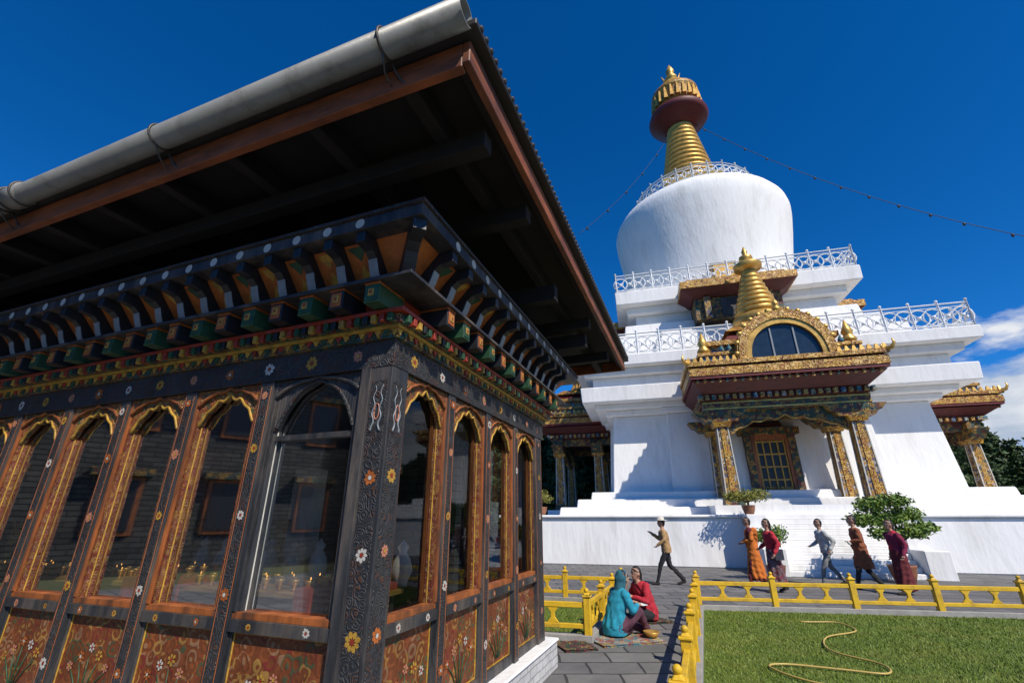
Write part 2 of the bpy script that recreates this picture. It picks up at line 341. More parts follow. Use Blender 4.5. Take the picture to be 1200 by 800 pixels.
fence('garden_fence',FC,FR,8)
fence('garden_fence',FC-d2*8,FC,6,True)
fence('garden_fence',GN,GF,3)
fence('garden_fence',GF,GFL,3)
fence('garden_fence',GN,GNL,2)

# ------------------------------------------------------------------ pavilion
PV=empty('butter_lamp_pavilion',(-.86,3.08,0),math.radians(-21))
FL=8.5; RL=3.35
def tfF(s,n,z): return (-s,-n,z)
def tfR(s,n,z): return (n,s,z)
def tfB(s,n,z): return (-s,RL+n,z)
body=MB(); orn=MB(); gl=MB(); cor=MB()
ros=[('pinkp','yellow'),('yellow','redp'),('whitep','redp'),('orgp','whitep')]
def bay(tf,a,b,kind,idx):
    body.boxf(tf,a,b,-.06,0,.38,.93,'panel')
    body.boxf(tf,a,b,-.05,.03,.3,.38,'dark'); body.boxf(tf,a,b,-.05,.045,.93,1.0,'dark')
    body.boxf(tf,a+.002,b-.002,-.05,.025,1.0,1.04,'orange')
    body.boxf(tf,a,a+.03,-.05,.02,.38,.93,'dark'); body.boxf(tf,b-.03,b,-.05,.02,.38,.93,'dark')
    body.boxf(tf,a+.03,b-.03,0,.008,.38,.392,'yellow'); body.boxf(tf,a+.03,b-.03,0,.008,.918,.93,'yellow')
    body.boxf(tf,a+.03,a+.04,0,.008,.392,.918,'yellow'); body.boxf(tf,b-.04,b-.03,0,.008,.392,.918,'yellow')
    c=(a+b)/2; g=(b-a)
    for q in (.22,.78): orn.rosette(tf,a+g*q,.045,.965,.026,*random.choice(ros))
    for k in (-2,-1,0,1,2):
        h=.25-.04*abs(k)
        orn.tube([tf(c+k*.02,.004,.42),tf(c+k*.06,.006,.42+h*.6),tf(c+k*.10+.01*math.sin(idx+k),.004,.42+h)],[.006,.005,.003],'green',n=4)
        orn.rosette(tf,c+k*.10,.004,.45+h+.03*math.sin(k+idx),.036,*ros[(k+idx)%4],k=6)
    jm='dark' if kind=='dark' else 'orange'
    body.boxf(tf,a,a+.03,-.06,.032,1.04,2.598,jm); body.boxf(tf,b-.03,b,-.06,.032,1.04,2.598,jm)
    jp='dark' if kind=='dark' else 'jambp'
    body.boxf(tf,a+.03,a+.06,-.06,.016,1.04,2.598,jp); body.boxf(tf,b-.06,b-.03,-.06,.016,1.04,2.598,jp)
    c3='whitep' if kind=='dark' else 'yellow'
    body.boxf(tf,a+.06,a+.065,-.025,-.015,1.04,2.597,c3); body.boxf(tf,b-.065,b-.06,-.025,-.015,1.04,2.597,c3)
    body.boxf(tf,a+.06,a+.08,-.075,-.05,1.04,2.597,jm); body.boxf(tf,b-.08,b-.06,-.075,-.05,1.04,2.597,jm)
    if kind=='dark':
        body.boxf(tf,a+.06,b-.06,-.05,.0,2.14,2.18,'dark')
        body.arch(tf,a+.06,b-.06,2.2,2.597,-.03,.012,'dark','lint',cusp=.0,top=.06)
        body.arch(tf,a+.03,b-.03,2.46,2.596,.0,.03,'lint','dark',cusp=.05,top=.02)
    else:
        body.arch(tf,a+.06,b-.06,2.30,2.597,-.03,.012,'archp','yellow',cusp=.16,top=.07)
        body.arch(tf,a+.03,b-.03,2.46,2.596,.0,.03,'archp','orange',cusp=.1,top=.02)
    gl.add([tf(a+.03,-.045,1.02),tf(b-.03,-.045,1.02),tf(b-.03,-.045,2.6),tf(a+.03,-.045,2.6)],[(0,1,2,3)],'glass')
def post(tf,c,w,i):
    body.boxf(tf,c-w/2,c+w/2,-.08,.05,.3,2.6,'dark')
    body.boxf(tf,c-w/2+.025,c+w/2-.025,.05,.055,.34,2.56,'lint')
    for q in (-1,1): body.boxf(tf,c+q*(w/2-.016)-.0025,c+q*(w/2-.016)+.0025,.05,.053,.34,2.56,'orgp')
    for k,z in enumerate((.62,1.13,1.62,2.1,2.5)):
        p=ros[(i*3+k*7)%4]; orn.rosette(tf,c,.056,z+random.uniform(-.02,.02),.038,p[0],p[1])
bk=[(.06,3.16),(.2,3.16),(.255,3.19),(.285,3.25),(.31,3.32),(.36,3.36),(.46,3.375),(.46,3.46),(.06,3.46)]
def cornice(tf,s0f,Lm,sp,back=False):
    f=s0f
    cor.boxf(tf,-.06*f,Lm,0,.06,2.6,2.8,'lint')
    cor.boxf(tf,-.09*f,Lm,0,.09,2.8,2.86,'band')
    cor.boxf(tf,-.12*f,Lm,0,.12,2.86,2.885,'yellow'); cor.boxf(tf,-.15*f,Lm,0,.15,2.885,2.95,'band'); cor.boxf(tf,-.19*f,Lm,0,.19,2.95,2.975,'redp')
    if not back:
        k=int(Lm/.07)
        for i in range(k):
            a=-.1+i*.07
            cor.boxf(tf,a,a+.04,.15,.185,2.89,2.948,('green','redp','yellow','black')[i%4])
            cor.prism([tf(a,.092,2.858),tf(a+.06,.092,2.858),tf(a+.03,.092,2.81)],Vector(tf(0,.012,0)),('yellow','green','yellow','redp')[i%4])
    n=int(Lm/sp)
    for i in range(n+1):
        c=i*sp+.02 if i else .0
        if i or f: 
            a=c-.06
            cor.boxf(tf,a,a+.12,.0,.30,2.985,3.12,'black' if i%2 else 'green')
            if not back:
                cor.boxf(tf,a+.015,a+.105,.30,.306,3.0,3.105,'orgp' if i%2 else 'green'); cor.boxf(tf,a+.035,a+.085,.306,.311,3.03,3.085,'yellow')
                cor.boxf(tf,a+.05,a+.07,.311,.315,3.045,3.07,'redp')
                cor.boxf(tf,a-.003,a+.123,.0,.305,3.12,3.135,'orgp')
    cor.boxf(tf,-.05*f,Lm,0,.05,2.975,3.14,'redp')
    cor.boxf(tf,-.33*f,Lm,0,.33,3.135,3.16,'dark')
    cor.hexa([tf(-.07*f,.0,3.16),tf(Lm,.0,3.16),tf(Lm,.07,3.16),tf(-.07*f,.07,3.16)],[tf(-.34*f,.0,3.46),tf(Lm,.0,3.46),tf(Lm,.34,3.46),tf(-.34*f,.34,3.46)],'orgp')
    for i in range(n+1):
        c=i*sp+.02
        cor.prism([tf(c-.036,x,z) for x,z in bk],Vector(tf(c+.036,0,0))-Vector(tf(c-.036,0,0)),'black')
        if not back:
            cor.prism([tf(c-.037,x+.004,z) for x,z in ((.255,3.19),(.285,3.25),(.31,3.32),(.303,3.325),(.277,3.255),(.248,3.195))],Vector(tf(c+.037,0,0))-Vector(tf(c-.037,0,0)),'greyp')
            orn.add([tf(c+.038*math.cos(t),.483,3.505+.038*math.sin(t)) for t in [2*math.pi*k/14 for k in range(14)]],[tuple(range(14))],'whitep')
            m=c+sp/2
            def sl(u,z): return tf(m+u,.07+(z-3.16)*.9+.006,z)
            cor.add([sl(0,3.19),sl(.055,3.26),sl(0,3.34),sl(-.055,3.26)],[(0,1,2,3)],'yellow')
            cor.add([sl(-.08,3.44),sl(.08,3.44),sl(0,3.36)],[(0,1,2)],'yellow' if i%2 else 'green')
    cor.boxf(tf,-.48*f,Lm,0,.48,3.46,3.55,'dark')
    cor.boxf(tf,-.50*f,Lm,0,.50,3.55,3.575,'lint')
fp=[1.1+.85*i for i in range(9)]
e0=.2
for i,c in enumerate(fp):
    bay(tfF,e0,c-.065,'dark' if i==0 else 'n',i); post(tfF,c,.13,i); e0=c+.065
e0=.14
for i,c in enumerate([.84,1.62,2.4,3.22]):
    bay(tfR,e0,c-.06,'n',i); post(tfR,c,.12 if i<3 else .24,i+1); e0=c+.06
e0=0.2
for i,c in enumerate(fp):
    bay(tfB,e0,c-.065,'n',i); post(tfB,c,.13,i); e0=c+.065
body.box(-.2,.055,-.055,.14,.3,2.6,'dark'); body.box(-.2,-.12,-.062,0,.3,2.6,'dark')
body.boxf(tfF,-.03,.1,.055,.06,.4,2.5,'lint'); body.boxf(tfR,-.03,.11,.055,.06,.4,2.5,'lint')
for k,z in enumerate((.55,.95,1.4,1.85)):
    p=ros[k%4]; orn.rosette(tfF,.03,.06,z,.05,*p); orn.rosette(tfR,.04,.06,z+.02,.045,*ros[(k+2)%4])
for tf in (tfF,tfR):
    for k in (-1,1):
        orn.tube([tf(.035+k*.028+.009*math.sin(t*2+k),.062,2.15+.035*t) for t in np.linspace(0,9,24)],[.007-.0002*i for i in range(24)],'greyp',n=5)
    orn.tube([tf(.035+.02*math.cos(t),.063,2.28+.055*math.sin(t)) for t in np.linspace(0,6.28,18)],.004,'pinkp',n=5)
body.box(-.2,0,RL-.1,RL+.05,.3,2.6,'dark')
body.box(-FL-.05,-FL+.1,0,RL,.3,2.8,'dark')
cornice(tfF,1,FL,.85/3); cornice(tfR,0,RL+.0,.272); cornice(tfB,1,FL,.85/3,True)
cor.box(-FL,-.02,.02,RL-.02,2.62,3.57,'roofwood')
dv=Vector((1,-1,0)).normalized(); sv=Vector((1,1,0)).normalized()
cor.prism([dv*(x*1.36)+Vector((0,0,z))-sv*.045 for x,z in bk],sv*.09,'black')
for i in range(22):
    c=.25+i*.425
    if c<FL: orn.rosette(tfF,c,.06,2.7,.05,*ros[i%4])
    if c<RL-.1: orn.rosette(tfR,c-.05,.06,2.7,.045,*ros[(i+1)%4])
body.build('timber_frame',PV,bevel=.004); orn.build('painted_flowers',PV,recalc=False); gl.build('window_panes',PV,recalc=False); cor.build('bracket_cornice',PV,bevel=.003)
bs=MB(); bs.box(-FL-.15,.15,-.15,RL+.15,0,.27,'brickw'); bs.box(-FL-.17,.17,-.17,RL+.17,.27,.3,'plaster'); bs.build('brick_plinth',PV,bevel=.012)
# interior
it=MB(); it.box(-FL+.1,-.2,.1,RL-.12,.3,.32,'stonein')
it.box(-FL+.15,-.9,RL-.55,RL-.4,.32,2.55,'stonein')
it.box(-7.6,-.45,.5,.95,.32,1.05,'dark'); it.box(-7.65,-.4,.45,1.0,1.05,1.08,'gold')
def drape(x0,x1,z0,z1,y,mt):
    n=18
    for i in range(n):
        a=x0+(x1-x0)*i/n; c=x0+(x1-x0)*(i+1)/n; q0=y-.02*math.sin(i*1.7); q1=y-.02*math.sin((i+1)*1.7)
        it.hexa([(a,q0,z0),(c,q1,z0),(c,y+.03,z0),(a,y+.03,z0)],[(a,y,z1),(c,y,z1),(c,y+.03,z1),(a,y+.03,z1)],mt)
drape(-.95,-.45,.62,1.13,.40,'redp'); it.box(-.95,-.45,.42,.98,1.085,1.13,'redp')
drape(-2.9,-2.2,.7,1.13,.40,'redp'); it.box(-2.9,-2.2,.42,.98,1.085,1.13,'redp')
it.box(-.98,-.68,1.02,1.2,1.25,2.0,'whitep'); it.box(-1.0,-.66,1.0,1.22,2.0,2.06,'orange')
it.box(-2.05,-1.8,1.3,1.5,1.25,2.1,'whitep'); it.box(-4.4,-4.15,1.9,2.15,.32,2.5,'orange'); it.box(-1.7,-1.5,2.0,2.2,.32,2.5,'orange')
for i in range(8):
    px=-1.3-.8*i
    it.lathe([(.04,0),(.17,.02),(.18,.06),(.165,.08),(.165,.42),(.18,.44),(.18,.5),(.06,.53),(.03,.6)],(px,1.45,1.1),'goldroof' if i%2 else 'redlac',n=20)
    it.box(px-.2,px+.2,1.3,1.6,1.04,1.09,'dark')
for k in range(9):
    it.lathe([(.05,0),(.06,.05),(.09,.12),(.07,.2),(.03,.26),(.05,.3),(.0,.36)],(-.5-k*.3,1.1,1.08),'whitep',n=12)
for r in range(3):
    for i in range(46):
        x=-7.4+i*.15; y=.55+r*.13
        it.lathe([(.02,0),(.012,.03),(.03,.06),(.034,.08)],(x,y,1.132 if (-.95<x<-.45 or -2.9<x<-2.2) else 1.085),'gold',n=8)
        if (i*7+r*3)%5<2: it.ball((x,y,1.222 if (-.95<x<-.45 or -2.9<x<-2.2) else 1.177),.0055,'flame',6,(1,1,2))
it.build('butter_lamp_altar',PV)
# roof
rf=MB()
X0,X1,Y0,Y1=-9.6,1.0,-.9,5.5
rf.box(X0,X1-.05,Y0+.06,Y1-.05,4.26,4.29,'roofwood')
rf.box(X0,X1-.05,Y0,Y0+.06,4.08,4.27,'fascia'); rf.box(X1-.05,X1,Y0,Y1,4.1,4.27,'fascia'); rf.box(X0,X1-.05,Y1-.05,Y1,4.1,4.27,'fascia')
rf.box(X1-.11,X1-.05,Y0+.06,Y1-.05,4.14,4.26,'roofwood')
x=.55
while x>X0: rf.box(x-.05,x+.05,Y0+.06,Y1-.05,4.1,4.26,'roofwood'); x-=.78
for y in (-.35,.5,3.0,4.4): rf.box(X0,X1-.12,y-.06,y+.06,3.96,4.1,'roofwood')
for y in (1.7,3.2): rf.box(-1,.78,y-.06,y+.06,3.78,3.96,'roofwood')
rf.box(-FL+.2,-.35,.35,RL-.3,3.57,4.1,'roofwood')
rf.box(X0-.06,X1+.07,Y0-.07,Y1+.07,4.29,4.34,'roofmetal')
rf.hexa([(X0-.06,Y0-.07,4.34),(X1+.07,Y0-.07,4.34),(X1+.07,Y1+.07,4.34),(X0-.06,Y1+.07,4.34)],[(X0+3,2.2,5.5),(X1-3,2.2,5.5),(X1-3,2.4,5.5),(X0+3,2.4,5.5)],'roofmetal')
y=Y0
while y<Y1: rf.tube([(X1+.08,y,4.325),(X1-.3,y,4.47)],.022,'roofmetal',n=6); y+=.075
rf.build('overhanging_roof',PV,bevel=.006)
gt=MB()
R=.088; gy=Y0-.12; gz=4.335; vs=[]
n=28
for (xx,rr) in ((X0,R),(X1+.03,R),(X1+.03,R-.008),(X0,R-.008)):
    for i in range(n):
        t=2*math.pi*i/n; vs.append((xx,gy+rr*math.cos(t),gz+rr*math.sin(t)))
fs=[]
for j in range(3):
    for i in range(n): fs.append((j*n+i,j*n+(i+1)%n,(j+1)*n+(i+1)%n,(j+1)*n+i))
gt.add(vs,fs,'gutter',True)
for xx in (.48,-1.57,-3.69,-5.8,-7.9):
    gt.tube([(xx,gy+(R+.008)*math.cos(t),gz+(R+.008)*math.sin(t)) for t in [2*math.pi*k/24 for k in range(24)]],.009,'wire',n=6,closed=True)
    gt.tube([(xx,gy+R*.7,gz-R*.8),(xx+.02,gy+R*1.1,gz-.14),(xx+.05,Y0-.005,4.14),(xx+.09,Y0+.01,4.1)],.008,'wire',n=6)
    gt.tube([(xx,gy-.02,gz-R-.01),(xx-.03,gy+.05,gz-.16),(xx-.02,Y0-.005,4.12)],.006,'wire',n=6)
for xx in (-3.5,-7.6):
    gt.tube([(xx-.12,gy,gz),(xx+.12,gy,gz)],R+.014,'gutter',n=24)
    for q in (-.1,.1): gt.tube([(xx+q,gy+(R+.02)*math.cos(t),gz+(R+.02)*math.sin(t)) for t in [2*math.pi*k/24 for k in range(24)]],.010,'wire',n=6,closed=True)
gt.build('gutter_pipe',PV,recalc=False)

# ------------------------------------------------------------------ chorten
CX,CY=13.6,28.1
CH=empty('buddhist_stupa',(CX,CY,0),math.radians(-15))
b=MB()
def tier(w0,w1,z0,z1,mat='plaster',arm=0):
    b.frus(0,0,w0,w0,w1,w1,z0,z1,mat)
    if arm:
        a=.62; b.frus(0,0,w0*a,w0+arm,w1*a,w1+arm,z0+.004,z1-.004,mat); b.frus(0,0,w0+arm,w0*a,w1+arm,w1*a,z0+.006,z1-.006,mat)
tier(11.5,11.45,0,1.66); tier(11.56,11.56,1.66,1.77)
tier(9.4,9.35,1.77,2.1); tier(8.7,8.65,2.1,2.45); tier(8.1,8.05,2.45,2.78)
tier(7.1,6.85,2.78,6.5,arm=.3); tier(7.2,7.25,6.5,6.75,arm=.25); tier(7.65,7.7,6.75,7.0); tier(8.25,8.3,7.0,7.75); 
tier(7.7,7.7,7.75,8.35); tier(8.1,8.15,8.35,8.7); tier(8.6,8.62,8.7,9.25)
tier(7.1,7.0,9.25,10.3,arm=.25); tier(6.5,6.4,10.3,11.1,arm=.2); tier(5.9,5.8,11.1,11.9); tier(5.2,5.15,11.9,12.7); tier(5.6,5.65,12.7,13.1); tier(6.2,6.22,13.1,13.9)
tier(5.5,5.5,13.9,14.4)
b.build('stepped_tiers',CH,bevel=.035)
DZ=22.75
b=MB()
b.lathe([(4.95,14.4),(5.0,15),(5.15,16.2),(5.4,17.8),(5.65,19.2),(5.82,20.3),(5.86,20.9),(5.78,21.3),(5.5,21.75),(5.0,22.15),(4.5,22.35),(4.15,22.42),(4.12,22.6),(4.25,22.65),(4.25,DZ),(.5,DZ+.05)],(0,0,0),'plaster',n=72)
b.frus(0,0,1.6,1.6,1.6,1.6,DZ,24.4,'plaster'); b.frus(0,0,2.0,2.0,2.1,2.1,24.4,24.75,'gold')
b.build('vase_dome',CH)
b=MB()
prof=[]; z=24.75; K=13; st=(31.0-24.75)/K
for i in range(K):
    r=2.05-(2.05-1.0)*i/(K-1); h=st
    prof+=[(r*.84,z),(r,z+.08),(r*1.02,z+.22),(r,z+.33),(r*.84,z+.38),(r*.82,z+h)]; z+=h
b.lathe(prof,(0,0,0),'gold',n=40)
b.lathe([(1.0,30.9),(1.3,31.15),(2.1,31.6),(2.3,31.9),(2.2,32.2),(1.8,32.6),(1.5,32.9)],(0,0,0),'redlac',n=40)
b.lathe([(1.55,32.75),(1.7,32.8),(1.8,33.2),(1.75,33.35),(1.75,34.1),(1.85,34.2),(1.85,34.5),(1.7,34.6),(1.3,34.9),(1.25,35.3),(.8,35.45),(.55,35.6)],(0,0,0),'goldroof',n=40)
for i in range(24):
    t=2*math.pi*i/24; b.frus(1.84*math.cos(t),1.84*math.sin(t),.14,.14,.05,.05,32.9,34.1,'gold')
b.lathe([(.5,35.6),(.75,35.8),(.7,36.0),(.3,36.15),(.25,36.3),(.5,36.5),(.5,36.7),(.2,36.9),(.3,37.2),(.35,37.5),(.2,37.9),(.03,38.3)],(0,0,0),'gold',n=24)
for s_ in (-1,1): b.tube([(s_*.1,0,36.3),(s_*.6,0,36.6),(s_*.75,0,37.1)],[.1,.09,.03],'gold')
b.build('gilded_spire',CH)
def rail(mb,p0,p1,z,h=1.1,st=1.05):
    p0=Vector((*p0,0));p1=Vector((*p1,0)); d=p1-p0; Lg=d.length; d.normalize(); n=max(1,round(Lg/st)); st=Lg/n
    Z=Vector((0,0,1))
    def bar(a,bb,r,k=4): mb.tube([a,bb],r,'whitemetal',n=k,smooth=False)
    for zz,r in ((z+h,.04),(z+h-.16,.022),(z+.1,.03)): bar(p0+Z*zz,p1+Z*zz,r)
    for i in range(n+1):
        q=p0+d*(st*i); bar(q+Z*z,q+Z*(z+h+.08),.05); mb.ball(q+Z*(z+h+.13),.07,'whitemetal',6)
        if i==n: break
        for k in (.25,.75):
            c=q+d*(st*k)+Z*(z+.1+(h-.26)/2); R_=(h-.26)/2*.92
            mb.tube([c+d*(R_*math.cos(t))+Z*(R_*math.sin(t)) for t in [2*math.pi*j/12 for j in range(12)]],.03,'whitemetal',n=4,closed=True)
            for t in (math.pi/4,3*math.pi/4):
                v=d*math.cos(t)+Z*math.sin(t); bar(c-v*R_,c+v*R_,.024)
            mb.ball(c,.09,'whitemetal',6)
b=MB()
for w_,z_ in ((6.1,13.9),(8.5,9.25)):
    c=[(-w_,-w_),(w_,-w_),(w_,w_),(-w_,w_)]
    for i in range(4): rail(b,c[i],c[(i+1)%4],z_)
rr=4.15; nn=26
for i in range(nn):
    t0=2*math.pi*i/nn;t1=2*math.pi*(i+1)/nn
    rail(b,(rr*math.cos(t0),rr*math.sin(t0)),(rr*math.cos(t1),rr*math.sin(t1)),DZ,1.05)
b.build('terrace_railings',CH)
# porches
p=MB()
def tfP(y): return lambda s,n,z:(s,y-n,z)
p.box(-3.2,3.2,-11.1,-7.42,1.772,2.1,'plaster')
for sx in (-1,1):
    for y in (-10.4,-8.1):
        x=sx*2.4
        p.frus(x,y,.36,.36,.33,.33,2.1,2.4,'beamorn'); p.frus(x,y,.26,.26,.20,.20,2.4,5.1,'pillar')
        p.frus(x,y-.02,.10,.27,.08,.21,2.45,5.05,'goldroof'); p.frus(x-.0,y,.27,.10,.21,.08,2.45,5.05,'goldroof')
        for qx in (-1,1):
            for qy in (-1,1):
                p.hexa([(x+qx*.26-.02,y+qy*.26-.02,2.42),(x+qx*.26+.02,y+qy*.26-.02,2.42),(x+qx*.26+.02,y+qy*.26+.02,2.42),(x+qx*.26-.02,y+qy*.26+.02,2.42)],
                       [(x+qx*.20-.02,y+qy*.20-.02,5.08),(x+qx*.20+.02,y+qy*.20-.02,5.08),(x+qx*.20+.02,y+qy*.20+.02,5.08),(x+qx*.20-.02,y+qy*.20+.02,5.08)],'whitep')
        p.frus(x,y,.3,.3,.36,.36,5.1,5.3,'goldroof'); p.frus(x,y,.6,.3,.75,.32,5.3,5.5,'beamorn'); p.frus(x,y,.85,.32,1.05,.34,5.5,5.75,'beamorn')
    p.box(sx*2.4-.25,sx*2.4+.25,-10.1,-7.3,5.75,6.15,'beamorn')
p.box(-3.0,3.0,-10.7,-10.12,5.75,6.15,'beamorn'); p.box(-2.1,2.1,-8.35,-7.9,5.75,6.15,'beamorn')
p.box(-3.02,3.02,-10.72,-10.7,5.8,5.86,'gold'); p.box(-3.02,3.02,-10.72,-10.7,6.05,6.11,'gold')
p.arch(tfP(-10.4),-2.1,2.1,4.8,5.75,-.06,.06,'beamorn','goldroof',N_=40,cusp=.2,top=.3,lobes=3.5,ew=.02)
for i in range(25): 
    x=-3.1+i*.2583
    p.box(x-.07,x+.07,-10.98,-10.6,6.18,6.36,'goldroof' if i%2 else 'tealorn')
for sx in (-1,1):
    for i in range(13):
        y=-10.7+i*.27; p.box(sx*2.7 if sx>0 else -3.1,3.1 if sx>0 else -2.7,y-.07,y+.07,6.18,6.36,'goldroof' if i%2 else 'tealorn')
p.box(-2.95,2.95,-10.85,-7.3,6.15,6.4,'darkred')
p.hexa([(-2.95,-11.0,6.4),(2.95,-11.0,6.4),(2.95,-7.3,6.4),(-2.95,-7.3,6.4)],[(-3.4,-11.6,6.8),(3.4,-11.6,6.8),(3.4,-7.3,6.8),(-3.4,-7.3,6.8)],'darkred')
for i in range(24):
    x=-3.2+i*.278; p.box(x-.05,x+.05,-11.62,-11.0,6.72,6.86,'goldroof' if i%2 else 'beamorn')
p.box(-3.47,3.47,-11.7,-7.35,6.86,6.98,'redlac'); p.box(-3.5,3.5,-11.73,-7.35,6.98,7.3,'goldroof'); p.box(-3.42,3.42,-11.6,-7.35,7.3,7.38,'redlac'); p.box(-3.56,3.56,-11.79,-7.35,7.38,7.56,'goldroof')
for i in range(29):
    x=-3.45+i*.2464
    if abs(x-.2)>1.75: p.frus(x,-11.7,.09,.05,.03,.03,7.56,7.76,'gold')
for sx in (-1,1):
    for i in range(15): p.frus(sx*3.48,-11.5+i*.28,.05,.09,.03,.03,7.56,7.76,'gold')
    p.tube([(sx*3.4,-11.65,7.5),(sx*3.62,-11.85,7.54),(sx*3.7,-11.92,7.7),(sx*3.66,-11.9,7.85)],[.11,.08,.05,.02],'gold')
    p.lathe([(.2,0),(.28,.15),(.15,.35),(.22,.5),(.12,.7),(.02,1.0)],(sx*2.7,-11.0,8.08),'gold',n=10)
p.box(-2.9,2.9,-11.2,-7.35,7.56,7.95,'tealorn'); p.box(-3.0,3.0,-11.3,-7.35,7.95,8.08,'goldroof'); 
for i in range(21):
    x=-2.9+i*.29
    if 1.7<abs(x-.2)<2.4: p.lathe([(.1,0),(.12,.1),(.05,.25),(.02,.3)],(x,-11.22,8.08),'tealorn',n=8)
p.box(-2.3,2.3,-10.6,-7.3,8.08,8.55,'tealorn'); p.box(-2.5,2.5,-10.8,-7.3,8.55,8.75,'goldroof')
p.frus(0.1,-9.0,1.9,1.7,1.5,1.4,8.75,9.2,'redlac'); p.frus(0.1,-9.0,1.75,1.65,1.3,1.2,9.2,9.55,'goldroof')
AX=.25
def arc(r0,r1,y0,y1,mat,H=1.15,n=22):
    for i in range(n):
        t0=math.pi*i/n;t1=math.pi*(i+1)/n
        def P_(r,t,y): 
            z=7.56+r*H*math.sin(t)**.85 if math.sin(t)>1e-6 else 7.56
            return (AX+r*math.cos(t),y,z)
        p.hexa([P_(r0,t0,y0),P_(r0,t1,y0),P_(r1,t1,y0),P_(r1,t0,y0)],[P_(r0,t0,y1),P_(r0,t1,y1),P_(r1,t1,y1),P_(r1,t0,y1)],mat)
arc(1.45,1.74,-11.6,-11.3,'goldroof'); arc(1.26,1.45,-11.55,-11.3,'gold'); arc(0.02,1.28,-11.42,-11.3,'darkglass')
arc(1.74,1.8,-11.55,-10.6,'goldroof')
for i in range(15):
    t=math.pi*(i+.5)/15; x_=AX+1.8*math.cos(t); z_=7.56+1.8*1.15*math.sin(t)**.85; p.ball((x_,-11.5,z_),.11,'gold',6)
for x in (AX-.42,AX+.42): p.box(x-.03,x+.03,-11.47,-11.42,7.58,8.85,'greyp')
p.box(AX-1.2,AX+1.2,-11.48,-11.42,7.56,7.66,'goldroof')
p.lathe([(.12,0),(.2,.15),(.08,.3),(.14,.4),(.02,.65)],(AX,-11.45,9.5),'gold',n=10)
# mini stupa
sx0=.35
p.frus(sx0,-8.5,1.15,1.15,1.0,1.0,9.55,10.0,'goldroof')
pr=[(1.0,10.0),(1.18,10.25),(1.12,10.5),(.9,10.65)]; z=10.65
for i in range(9):
    r=.98-.62*i/8; pr+=[(r*.85,z),(r,z+.06),(r,z+.2),(r*.82,z+.26)]; z+=.27
pr+=[(.3,z),(.62,z+.1),(.66,z+.3),(.5,z+.42),(.2,z+.5),(.32,z+.65),(.3,z+.8),(.1,z+.9),(.14,z+1.1),(.02,z+1.4)]
p.lathe(pr,(sx0,-8.5,0),'gold',n=28)
# upper niche roof
p.box(-2.1,2.1,-6.9,-5.0,11.4,12.6,'beamorn'); p.box(-.8,.8,-6.95,-6.9,11.5,12.5,'dark')
p.hexa([(-2.2,-7.0,12.6),(2.2,-7.0,12.6),(2.2,-5.5,12.6),(-2.2,-5.5,12.6)],[(-2.75,-7.55,13.0),(2.75,-7.55,13.0),(2.75,-5.5,13.0),(-2.75,-5.5,13.0)],'darkred')
p.box(-2.8,2.8,-7.6,-5.5,13.0,13.38,'goldroof'); p.box(-2.4,2.4,-7.2,-6.23,13.38,13.65,'goldroof')
for sx in (-1,1): p.box(sx*1.5-.15,sx*1.5+.15,-7.15,-6.9,11.4,12.6,'pillar')
p.box(-.7,.7,-5.35,-4.6,14.4,15.5,'beamorn'); p.box(-.55,.55,-5.4,-5.35,14.5,15.4,'gold')
# doorway
p.box(-1.15,1.15,-7.62,-7.2,1.9,2.1,'plaster')
p.box(-1.05,-.75,-7.6,-7.0,2.1,5.2,'beamorn'); p.box(.75,1.05,-7.6,-7.0,2.1,5.2,'beamorn'); p.box(-1.25,1.25,-7.66,-7.0,5.2,5.5,'beamorn'); p.box(-.75,-.62,-7.55,-7.0,2.1,5.2,'orange'); p.box(.62,.75,-7.55,-7.0,2.1,5.2,'orange'); p.box(-.62,.62,-7.55,-7.0,4.95,5.2,'orange')
p.box(-.62,.62,-7.44,-7.0,2.1,4.95,'black')
for x in (-.6,-.33,-.03,.27,.54):
    p.box(x,x+.06,-7.5,-7.44,2.1,4.95,'yellow')
for z in (2.1,2.65,3.2,3.75,4.3,4.85): p.box(-.6,.6,-7.49,-7.445,z,z+.07,'yellow')
for sx in (-1,1): p.box(.33*sx-.25,.33*sx+.25,-7.485,-7.44,2.12,2.95,'goldroof')
p.box(-.65,.65,-7.5,-7.0,5.62,5.7,'redlac'); p.box(-.6,.6,-7.47,-7.0,5.7,6.1,'black')
fp_=p.build('porch',CH,bevel=.012)
for k,a in ((1,90),(2,180),(3,-90)):
    o=bpy.data.objects.new('porch_side',fp_.data); COL.objects.link(o); o.parent=CH; o.rotation_euler=(0,0,math.radians(a))
    bv=o.modifiers.new('bevel','BEVEL'); bv.width=.012; bv.segments=1; bv.limit_method='ANGLE'; bv.angle_limit=math.radians(50)
# stairs: 11 treads rising from the path to the plinth
s_=MB()
for i in range(11):
    y0=-11.5-(11-i)*.21
    s_.box(-1.75,1.75,y0,-11.4,i*.161,(i+1)*.161-.001,'plaster')
for sx in (-1,1):
    for k in range(3):
        y1=-11.5-k*.8; s_.box(min(sx*1.76,sx*2.4),max(sx*1.76,sx*2.4),y1-.8,y1,0,1.77-k*.5,'plaster')
s_.build('front_steps',CH,bevel=.02)

